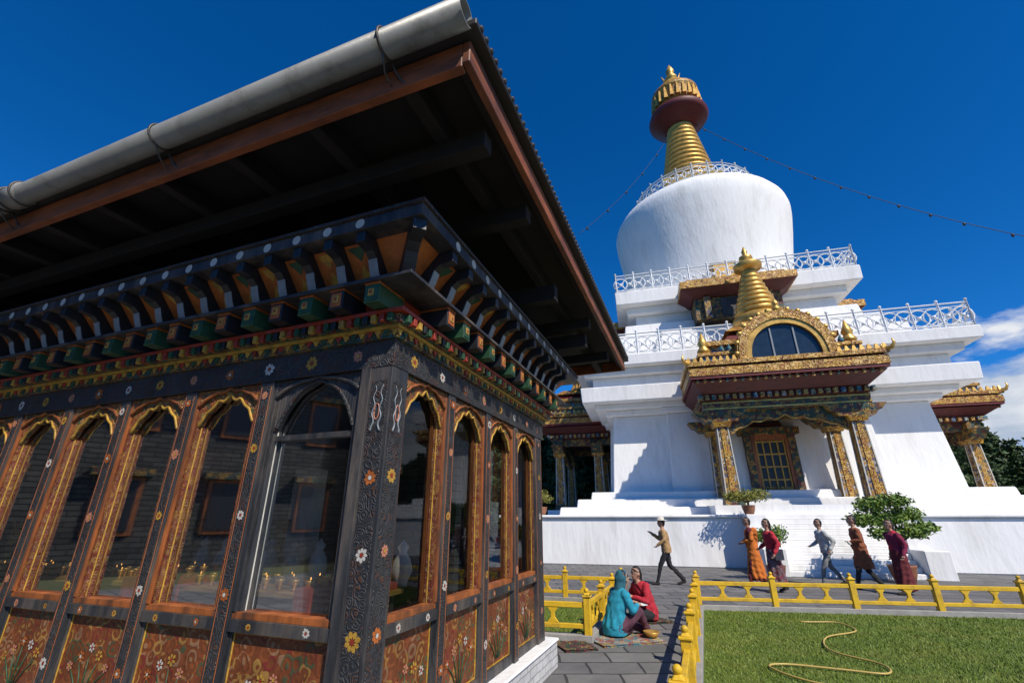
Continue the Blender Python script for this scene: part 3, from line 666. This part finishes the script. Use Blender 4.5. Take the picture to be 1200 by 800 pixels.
# ------------------------------------------------------------------ slate building west of the pavilion
SB=empty('stone_outbuilding',(-17,-2,0),math.radians(8)); b=MB()
b.box(-6,0,-20,14,0,7.2,'stoneout')
for z in (1.1,4.4):
    for y in (-17,-14,-11,-8,-5,-2,1,4,7,10):
        b.box(.0,.06,y-.6,y+.6,z,z+1.8,'orange'); b.box(.06,.09,y-.48,y+.48,z+.12,z+1.68,'black'); b.box(.0,.3,y-.8,y+.8,z+1.8,z+2.05,'beamorn')
b.box(-6.3,.3,-20.3,14.3,7.2,7.5,'redlac')
b.box(-5,-1,-19,13,7.5,8.2,'dark')
b.hexa([(-7.2,-21.2,8.2),(1.4,-21.2,8.2),(1.4,15.2,8.2),(-7.2,15.2,8.2)],[(-3.2,-19,10.2),(-2.8,-19,10.2),(-2.8,13,10.2),(-3.2,13,10.2)],'roofmetal')
b.build('walls_and_roof',SB,bevel=.02)

# ------------------------------------------------------------------ vegetation
def leaves(cs,size,nrm_up=.3):
    n=len(cs); cs=np.array(cs); a=np.random.randn(n,3); a/=np.linalg.norm(a,axis=1)[:,None]
    c=np.random.randn(n,3); c[:,2]+=nrm_up; b_=np.cross(a,c); b_/=np.linalg.norm(b_,axis=1)[:,None]
    s1=size*(.6+.8*np.random.rand(n))[:,None]; s2=s1*.5
    v=np.stack([cs-a*s1,cs-b_*s2,cs+a*s1,cs+b_*s2],1)
    return v.reshape(-1,3).tolist(), np.arange(4*n).reshape(-1,4).tolist()
def pine(H,seed):
    random.seed(seed); np.random.seed(seed); b=MB()
    b.tube([(0,0,0),(.05,.03,H*.4),(0,.05,H*.75),(0,0,H)],[.22,.16,.08,.02],'bark',n=7)
    pts=[]
    z=H*.1
    while z<H*.98:
        fr=1-(z/H); Rr=(.34*H*fr**.7)*random.uniform(.7,1.1)+.3; k=random.randint(5,7); o=random.random()*6
        for i in range(k):
            t=o+i*2*math.pi/k+random.uniform(-.3,.3); r=Rr*random.uniform(.65,1.1)
            tip=Vector((r*math.cos(t),r*math.sin(t),z+r*random.uniform(-.15,.25)))
            b.tube([(0,0,z),tip*.5+Vector((0,0,z*.5)),tip],[.05,.03,.01],'bark',n=4)
            m=int(24*r)+10
            for j in range(m):
                u=random.uniform(.2,1.05); q=Vector((0,0,z)).lerp(tip,u); sp_=.10+.25*(1-u)*r*.5
                pts.append((q.x+random.gauss(0,sp_),q.y+random.gauss(0,sp_),q.z+random.gauss(0,.12)))
        z+=H*random.uniform(.035,.06)
    v,f=leaves(pts,.22); b.add(v,f,'leafpine'); return b
pm=[]
T=empty('distant_pine_trees')
for k in range(3):
    o=pine(10,20+k).build('pine_variant',T,recalc=False); pm.append(o.data); bpy.data.objects.remove(o)
random.seed(3)
def plant(X,Y,Hh):
    o=bpy.data.objects.new('pine',random.choice(pm)); COL.objects.link(o); o.parent=T; o.location=(X,Y,0)
    s=Hh/10; o.scale=(s,s,s*random.uniform(.9,1.1)); o.rotation_euler=(0,0,random.random()*6)
for i in range(34): Y=random.uniform(37,50); plant(Y*(-.02+.27*((i*.618)%1)),Y,Y*.20*random.uniform(.85,1.12)+1.8)
for i in range(44): Y=random.uniform(32,50); plant(Y*random.uniform(.86,1.5),Y,Y*.175*random.uniform(.75,1.12)+1.8)
for i in range(26): plant(random.uniform(-60,70),random.uniform(60,78),random.uniform(8,13))
for i in range(16): plant(random.uniform(-48,-27),random.uniform(-30,34),random.uniform(10,17))
for i in range(10): plant(random.uniform(-30,-14),random.uniform(-34,-24),random.uniform(9,14))
def bush(name,loc,trunkh,clumps,n,size,mat,pot=.25,poth=.35):
    e=empty(name,loc); b=MB()
    b.lathe([(pot*.65,0),(pot*.9,poth*.5),(pot,poth*.9),(pot*1.08,poth),(pot*.9,poth),(pot*.85,poth*.85)],(0,0,0),'terracotta',n=20); b.build('pot',e)
    b=MB(); b.tube([(0,0,poth*.8),(.03,.02,poth+trunkh*.5),(0,0,poth+trunkh)],[.05,.04,.03],'bark')
    pts=[]
    for (x,y,z,r,rz) in clumps:
        b.tube([(0,0,poth+trunkh*.5),(x*.5,y*.5,(poth+trunkh*.6+z)/2),(x,y,z)],[.035,.022,.01],'bark',n=5)
        m=int(n*r*r*8)
        for j in range(m):
            d=Vector((random.gauss(0,1),random.gauss(0,1),random.gauss(0,1))).normalized()*(random.random()**.4)*random.uniform(.75,1.15)
            pts.append((x+d.x*r,y+d.y*r,z+d.z*rz))
    v,f=leaves(pts,size); b.add(v,f,mat); b.build('foliage',e,recalc=False)
bush('potted_tree',(10.6,13.75,0),.9,[(-.75,0,1.6,.42,.2),(-.3,.1,1.98,.46,.24),(.25,-.1,2.1,.4,.22),(.6,.1,1.75,.44,.2),(.95,0,1.4,.36,.17),(0,0,1.6,.45,.22),(-.4,-.2,1.25,.36,.18),(.4,-.2,1.3,.4,.2)],480,.05,'leafbush',.32,.45)
bush('potted_shrub',(7.45,14.3,0),.4,[(0,0,1.1,.42,.25),(.3,.1,1.25,.3,.22),(-.3,0,1.2,.28,.2)],500,.04,'leafbush',.25,.4)
bush('potted_shrub',(8.3,17.0,1.77),.2,[(0,0,.6,.5,.24),(.5,.1,.65,.4,.22),(-.5,0,.6,.35,.2)],450,.04,'leafyel',.22,.3)
bush('potted_shrub',(1.3,21.5,1.77),.3,[(0,0,.8,.4,.3),(.3,.1,.7,.25,.2)],380,.035,'leafyel',.25,.35)
bush('potted_shrub',(.4,21.8,1.77),.3,[(0,0,.75,.35,.3)],380,.035,'leafbush',.25,.35)

# ------------------------------------------------------------------ hose, mats, cables
h=MB(); ctl=[(4.9,9.3),(4.75,8.7),(5.3,8.6),(5.2,8.0),(4.5,7.6),(4.1,6.9),(4.3,6.3),(4.1,5.95),(3.7,6.1),(3.2,6.3),(2.95,6.2),(3.1,5.7),(3.7,5.2),(4.6,4.4)]
pts=[]
for i in range(1,len(ctl)-2):
    p0,p1,p2,p3=[Vector((*c,.035)) for c in ctl[i-1:i+3]]
    for k in range(8):
        t=k/8; pts.append(.5*((2*p1)+(p2-p0)*t+(2*p0-5*p1+4*p2-p3)*t*t+(3*p1-p0-3*p2+p3)*t**3))
h.tube(pts,.011,'hose',n=8); h.build('garden_hose')
def mat_rug(name,x,y,rz,w_,l_,mt):
    b=MB(); n=8
    vs=[];fs=[]
    for i in range(n+1):
        for j in range(n+1): vs.append((-w_/2+w_*i/n,-l_/2+l_*j/n,.022+random.uniform(0,.012)))
    for i in range(n):
        for j in range(n): fs.append((i*(n+1)+j,(i+1)*(n+1)+j,(i+1)*(n+1)+j+1,i*(n+1)+j+1))
    b.add(vs,fs,mt,True); b.box(-w_/2,w_/2,-l_/2,l_/2,.006,.02,mt)
    o=b.build(name,recalc=False); o.location=(x,y,0); o.rotation_euler=(0,0,rz)
M['rug1']=ornate('woven_rug',(.25,.22,.18),[(.35,.05,.05),(.05,.2,.25),(.5,.35,.08),(.4,.38,.35)],scale=14,rings=18,thr=-.2,rough=.9)
M['rug2']=ornate('dark_rug',(.03,.03,.03),[(.2,.03,.03),(.05,.1,.05),(.35,.22,.06)],scale=16,rings=18,thr=0,rough=.9)
mat_rug('prayer_mat',1.6,7.55,.3,.95,.6,'rug1'); mat_rug('prayer_mat',.85,7.2,.25,.45,.5,'rug2'); mat_rug('prayer_mat',2.25,8.9,.3,.7,.6,'rug2')
def cable(name,a,b_,sag,r,bulbs=0):
    a=Vector(a);b_=Vector(b_); mb=MB(); pts=[]
    n=40
    for i in range(n+1):
        t=i/n; q=a.lerp(b_,t); q.z-=sag*4*t*(1-t); pts.append(q)
    mb.tube(pts,r,'cable',n=5)
    for i in range(bulbs):
        q=pts[int((i+.7)/bulbs*n)]; mb.lathe([(.03,0),(.06,-.05),(.065,-.15),(.03,-.2)],(q.x,q.y,q.z),'cable',n=8)
    mb.build(name)
cable('string_lights',(CX+.9,CY-.4,31.3),(27.6,19.4,14.4),1.4,.02,13)
cable('string_lights',(CX-1.6,CY-.4,29.2),(4.0,23.0,17.5),.6,.014,5)

# ------------------------------------------------------------------ people
def capsule(bm,p0,p1,r0,r1,n=12):
    p0=Vector(p0);p1=Vector(p1); d=p1-p0
    if d.length<1e-5: d=Vector((0,0,1e-4)); p1=p0+d
    u=d.normalized(); a=u.cross(Vector((0,0,1)))
    if a.length<.1: a=u.cross(Vector((1,0,0)))
    a.normalize(); c=u.cross(a); rings=[]
    for ph in (-89,-60,-30,0): rings.append((p0+u*(r0*math.sin(math.radians(ph))),r0*math.cos(math.radians(ph))))
    for ph in (0,30,60,89): rings.append((p1+u*(r1*math.sin(math.radians(ph))),r1*math.cos(math.radians(ph))))
    R_=[[bm.verts.new(p+(a*math.cos(2*math.pi*k/n)+c*math.sin(2*math.pi*k/n))*r) for k in range(n)] for p,r in rings]
    for i in range(len(R_)-1):
        for k in range(n): bm.faces.new((R_[i][k],R_[i][(k+1)%n],R_[i+1][(k+1)%n],R_[i+1][k]))
    bm.faces.new(R_[0][::-1]); bm.faces.new(R_[-1])
def loft(bm,rings,n=20):
    R_=[[bm.verts.new((x+rx*math.cos(2*math.pi*k/n),y+ry*math.sin(2*math.pi*k/n),z)) for k in range(n)] for x,y,z,rx,ry in rings]
    for i in range(len(R_)-1):
        for k in range(n): bm.faces.new((R_[i][k],R_[i][(k+1)%n],R_[i+1][(k+1)%n],R_[i+1][k]))
    bm.faces.new(R_[0][::-1]); bm.faces.new(R_[-1])
def person(name,loc,heading,H,prims,hands,extras=None,head=(0.02,0,1.58)):
    e=empty(name,(loc[0],loc[1],loc[2] if len(loc)>2 else .004),heading); e.scale=(H/1.7,)*3
    bm=bmesh.new()
    for q in prims:
        if q[0]=='c': capsule(bm,q[1],q[2],q[3],q[4])
        else: loft(bm,q[1])
    bmesh.ops.recalc_face_normals(bm,faces=bm.faces)
    me=bpy.data.meshes.new('tmp'); bm.to_mesh(me); bm.free()
    o=bpy.data.objects.new('tmp',me); COL.objects.link(o)
    r=o.modifiers.new('r','REMESH'); r.mode='VOXEL'; r.voxel_size=.0125
    s=o.modifiers.new('s','SMOOTH'); s.iterations=3; s.factor=.5
    dg=bpy.context.evaluated_depsgraph_get(); m2=bpy.data.meshes.new_from_object(o.evaluated_get(dg))
    bpy.data.objects.remove(o)
    nv=len(m2.polygons); cen=np.zeros(nv*3); m2.polygons.foreach_get('center',cen); cen=cen.reshape(-1,3)
    best=np.full(nv,1e9); mi=np.zeros(nv,int); mats=[]
    for q in prims:
        mt=M[q[-1]]
        if mt not in mats: mats.append(mt)
        k=mats.index(mt)
        if q[0]=='c':
            a=np.array(q[1],float); b_=np.array(q[2],float); d=b_-a; t=np.clip(((cen-a)@d)/max(d@d,1e-9),0,1)
            ds=np.abs(np.linalg.norm(cen-(a+t[:,None]*d),axis=1)-(q[3]+(q[4]-q[3])*t))
        else:
            R_=np.array(q[1],float); o_=np.argsort(R_[:,2]); R_=R_[o_]; z=cen[:,2]
            cx=np.interp(z,R_[:,2],R_[:,0]); cy=np.interp(z,R_[:,2],R_[:,1]); rx=np.interp(z,R_[:,2],R_[:,3]); ry=np.interp(z,R_[:,2],R_[:,4])
            dr=np.abs(np.sqrt(((cen[:,0]-cx)/rx)**2+((cen[:,1]-cy)/ry)**2)-1)*np.minimum(rx,ry)
            dzz=np.maximum(np.maximum(R_[0,2]-z,z-R_[-1,2]),0); ds=dr+dzz*1.5
            lo=np.abs(z-R_[0,2])<.02; ins=(((cen[:,0]-cx)/rx)**2+((cen[:,1]-cy)/ry)**2)<1; ds=np.where(lo&ins,.005,ds)
        u=ds<best; best[u]=ds[u]; mi[u]=k
    # folds and creases pressed into the clothing (not the head, hands or shoes)
    skin_i=[i for i,mt in enumerate(mats) if mt in (M['skin'],M['hair'],M['shoe'])]
    nvv=len(m2.vertices); cov=np.zeros(nvv*3); m2.vertices.foreach_get('co',cov); cov=cov.reshape(-1,3)
    nrm=np.zeros(nvv*3); m2.vertices.foreach_get('normal',nrm); nrm=nrm.reshape(-1,3)
    wgt=np.ones(nvv)
    for f in m2.polygons:
        if mi[f.index] in skin_i:
            for vi in f.vertices: wgt[vi]=0
    ph=random.random()*6; th=np.arctan2(cov[:,1],cov[:,0]); zz=cov[:,2]; top=head[2]
    low=np.clip((top*.55-zz)/(top*.4),0,1)
    fold=.013*low*np.sin(th*9+ph+2.2*np.sin(zz*5+ph))
    crease=.006*np.sin(zz*46+cov[:,0]*30*np.sin(ph)+cov[:,1]*22+2*np.sin(th*3+ph))*(.35+.65*np.sin(zz*9+th*2+ph)**2)
    cov+=nrm*((fold+crease)*wgt*(zz>.12))[:,None]
    m2.vertices.foreach_set('co',cov.ravel())
    m2.materials.clear()
    for mt in mats: m2.materials.append(mt)
    m2.polygons.foreach_set('material_index',mi.astype(np.int32)); m2.polygons.foreach_set('use_smooth',[True]*nv); m2.update()
    ob=bpy.data.objects.new('body',m2); COL.objects.link(ob); ob.parent=e
    x=MB(); hx,hy,hz=head
    for sy in (-1,1):
        x.ball((hx+.083,hy+sy*.033,hz+.022),.013,'whitep',8,(.6,1.1,.7)); x.ball((hx+.09,hy+sy*.033,hz+.022),.007,'black',8)
        x.tube([(hx+.088,hy+sy*.018,hz+.043),(hx+.088,hy+sy*.035,hz+.048),(hx+.078,hy+sy*.052,hz+.042)],.004,'hair',n=4)
    x.ball((hx+.088,hy,hz-.045),.017,M['lips'],8,(.45,1.2,.4))
    for (wp,dr,side) in hands:
        wp=Vector(wp); d=Vector(dr).normalized(); lat=d.cross(Vector((0,0,1)))
        if lat.length<.3: lat=Vector((1,0,0))
        lat.normalize(); nr=d.cross(lat)
        if nr.x<0: nr=-nr
        for i,ln in enumerate((.06,.072,.068,.052)):
            b0=wp+d*.075+lat*((i-1.5)*.018); 
            x.tube([b0-d*.02,b0+d*ln*.45,b0+d*ln*.8+nr*.015,b0+d*ln*.95+nr*.03],[.0095,.009,.008,.006],'skin',n=6)
        t0=wp+d*.03+lat*.022*side; x.tube([t0,t0+lat*.025*side+d*.025+nr*.01,t0+lat*.03*side+d*.055+nr*.02],[.012,.010,.007],'skin',n=6)
    if extras: extras(x)
    x.build('face_hands_details',e)
    return e
M['lips']=basic('lips',(.25,.07,.05),.5,bump=0)
for nm,c in {'jkbrown':(.36,.22,.10),'blacktr':(.015,.015,.018),'straw':(.55,.52,.45),'monkor':(.55,.15,.02),'maroon':(.12,.016,.02),'redjk':(.42,.02,.035),'greyshirt':(.42,.44,.42),'greypant':(.16,.17,.17),'gho':(.22,.07,.03),'sock':(.02,.02,.022),'purple':(.2,.015,.05),'turq':(.015,.25,.36),'shoe':(.03,.025,.02),'bagg':(.03,.035,.05),'scarf':(.02,.11,.15),'whitec':(.7,.68,.65),'paper':(.75,.75,.72),'wool':(.09,.03,.05)}.items(): M[nm]=cloth(nm,c)
M['kira']=ornate('woven_kira',(.16,.05,.06),[(.3,.25,.25),(.25,.04,.05),(.1,.1,.14)],scale=18,rings=18,thr=.0,rough=.9)
def headp(h,hair,long=False,hz=None):
    x,y,z=h
    P=[('c',(x-.02,y,z-.14),(x-.005,y,z-.05),.052,.05,'skin'),('c',(x+.0,y,z),(x+.005,y,z+.04),.083,.088,'skin'),('c',(x+.035,y,z-.055),(x+.03,y,z-.03),.052,.062,'skin'),
       ('c',(x+.088,y,z+.012),(x+.1,y,z-.012),.012,.015,'skin')]
    for s in (-1,1): P.append(('c',(x,y+s*.088,z+.01),(x+.004,y+s*.09,z-.015),.017,.013,'skin'))
    P+= [('c',(x-.028,y,z+.03),(x-.015,y,z+.06),.09,.092,hair)]
    if long: P+=[('c',(x-.06,y,z),(x-.07,y,z-.14),.07,.05,hair)]
    else: P+=[('c',(x-.05,y,z),(x-.045,y,z-.04),.062,.055,hair)]
    return P
def walker(top,bottom,hair='hair',long=False,stride=.26,armL=None,armR=None,sleeve=1,skirt=None,robe=None,shoe='shoe',lean=.03,headfwd=0,legskin=None):
    P=[('l',[(0,0,.82,.135,.185),(0,0,.95,.135,.18),(lean*.3,0,1.06,.125,.165),(lean*.7,0,1.22,.14,.182),(lean,0,1.35,.12,.185),(lean,0,1.42,.06,.10)],top)]
    h=(lean+.02+headfwd,0,1.58); P+=headp(h,hair,long)
    st=stride
    legs=[(.085,(.0,.88),(st*.62,.50),(st,.10)),(-.085,(.0,.88),(-st*.15,.49),(-st*1.15,.15))]
    lm=legskin or bottom
    for y,hp,kn,an in legs:
        P+=[('c',(hp[0],y,hp[1]),(kn[0],y,kn[1]),.092,.064,bottom),('c',(kn[0],y,kn[1]),(an[0],y,an[1]),.062,.046,lm)]
        tilt=-.0 if an[1]<.12 else -.09
        P+=[('c',(an[0]-.03,y,an[1]-.055),(an[0]+.15,y,an[1]-.06+tilt*.6),.042,.034,shoe)]
    arms=[(1,armL or ((-.06,.25,1.12),(.08,.27,.90))),(-1,armR or ((-.10,-.25,1.12),(-.02,-.27,.88)))]
    H_=[]
    for s,(el_,wr) in arms:
        sh=(lean,s*.18,1.35)
        P+=[('c',sh,el_,.072,.058,top),('c',el_,wr,.057,.044,top if sleeve==1 else 'skin')]
        d=(Vector(wr)-Vector(el_)).normalized(); w2=Vector(wr)+d*.075
        P+=[('c',tuple(Vector(wr)+d*.02),tuple(w2),.028,.03,'skin')]
        H_.append((tuple(wr),tuple(d),-s))
    if skirt:
        z0,mt,rx=skirt; P+=[('l',[(0,0,z0,rx,rx*.82),(0.0,0,z0+.25,rx*.88,rx*.8),(0,0,.8,.155,.19),(0,0,1.0,.14,.175)],mt)]
    return P,H_,h
def hd(dx,dy): return math.atan2(dy,dx)
LEFT=hd(-.966,.2)
P,Hn,h=walker('jkbrown','blacktr',stride=.33,armL=((.05,.24,1.14),(.22,.22,1.02)),armR=((.14,-.23,1.16),(.34,-.18,1.30)),lean=.05)
def hatx(x):
    x.lathe([(.19,.05),(.2,.06),(.10,.075),(.095,.14),(.05,.16),(.0,.162)],(.07,0,1.60),'straw',n=24)
person('woman',(4.14,13.4),LEFT,1.62,P,Hn,hatx,h)
P,Hn,h=walker('monkor','maroon',stride=.2,armL=((.05,.24,1.14),(.2,.1,1.08)),armR=((.06,-.23,1.13),(.22,-.12,1.05)),skirt=(.18,'monkor',.24))
P+=[('c',(.06,.17,1.36),(.02,-.12,.95),.10,.12,'maroon'),('c',(-.06,.15,1.36),(-.05,-.1,.95),.10,.12,'monkor'),('l',[(0,0,.12,.22,.18),(0,0,.4,.2,.18)],'maroon')]
person('monk',(6.46,13.4),LEFT,1.64,P,Hn,None,h)
P,Hn,h=walker('redjk','kira',long=True,stride=.18,armR=((.0,-.25,1.13),(.18,-.22,1.02)),skirt=(.14,'kira',.22))
person('woman',(6.3,12.1),LEFT+.15,1.6,P,Hn,lambda x:x.box(-.13,.08,.22,.28,.75,1.0,'bagg'),h)
P,Hn,h=walker('greyshirt','greypant',stride=.3,sleeve=1,armL=((-.12,.25,1.13),(.02,.26,.93)),armR=((.05,-.25,1.12),(.24,-.22,1.02)),lean=.06)
person('man',(8.3,13.2),LEFT+.1,1.6,P,Hn,None,h)
P,Hn,h=walker('gho','gho',stride=.26,legskin='sock',skirt=(.48,'gho',.22),armL=((.03,.26,1.13),(.2,.18,1.1)))
P+=[('c',(.02,-.02,.98),(.02,.02,.98),.17,.17,'gho')]
def ghox(x):
    x.tube([(.25,.20,1.08),(.27,.17,1.06)],.05,'whitec',n=10)
person('man',(8.75,12.55),LEFT-.1,1.68,P,Hn,ghox,h)
P,Hn,h=walker('purple','maroon',long=True,stride=.16,skirt=(.1,'maroon',.22))
P+=[('c',(.02,.06,1.38),(.10,-.02,1.05),.08,.07,'redjk')]
person('woman',(9.05,11.75),LEFT+.2,1.58,P,Hn,None,h)
# seated on the mats: torso hunched, knees drawn up or folded to the side, booklet held in both hands
def seated(top,bottom,hair,hood,hunch=.0):
    k=hunch
    P=[('l',[(0,0,.03,.18,.21),(0,0,.16,.18,.21),(.02+k*.3,0,.32,.155,.185),(.06+k*.7,0,.5,.15,.19),(.08+k,0,.61,.115,.175),(.09+k,0,.67,.06,.1)],top)]
    h=(.15+k*1.5,0,.785); P+=headp(h,hair,True)
    if hood: P+=[('c',(h[0]-.045,0,h[2]+.01),(h[0]-.035,0,h[2]+.055),.105,.10,hood),('c',(h[0]-.085,0,h[2]-.13),(h[0]-.06,0,h[2]-.04),.095,.09,hood)]
    P+=[('c',(.02,-.11,.13),(.36,-.17,.34),.11,.075,bottom),('c',(.36,-.17,.34),(.52,-.12,.09),.075,.052,bottom),('c',(.50,-.12,.05),(.64,-.13,.045),.042,.036,'shoe')]
    P+=[('c',(.02,.11,.11),(.40,.20,.13),.11,.085,bottom),('c',(.40,.20,.12),(.46,-.02,.08),.08,.055,bottom),('c',(.46,-.03,.06),(.50,-.10+.03,.055),.042,.036,'shoe')]
    P+=[('c',(.08,-.06,.1),(.34,.08,.13),.12,.10,bottom)]
    H_=[]
    for s in (-1,1):
        sh=(.08+k,s*.17,.59); el_=(.17+k*.5,s*.25,.38 if s<0 else .35); wr=(.37,s*.11,.42)
        P+=[('c',sh,el_,.073,.06,top),('c',el_,wr,.058,.042,top)]
        d=(Vector(wr)-Vector(el_)).normalized(); P+=[('c',tuple(Vector(wr)+d*.02),tuple(Vector(wr)+d*.075),.027,.03,'skin')]; H_.append((wr,tuple(d),-s))
    return P,H_,h
P,Hn,h=seated('turq','wool','hair','scarf',.05)
person('seated_woman',(1.5,7.72,.02),hd(.85,.3),1.58,P,Hn,lambda x:x.box(.42,.58,-.1,.1,.41,.42,'paper'),h)
P,Hn,h=seated('redjk','blacktr','hair',None,.03)
person('seated_woman',(2.3,8.85,.02),hd(-.85,-.35),1.52,P,Hn,lambda x:x.box(.42,.56,-.09,.09,.41,.42,'paper'),h)
b=MB(); b.lathe([(.03,0),(.08,.02),(.12,.08),(.11,.08),(.07,.03)],(0,0,.03),'gold',n=18); o=b.build('offering_bowl'); o.location=(2.0,7.6,0)
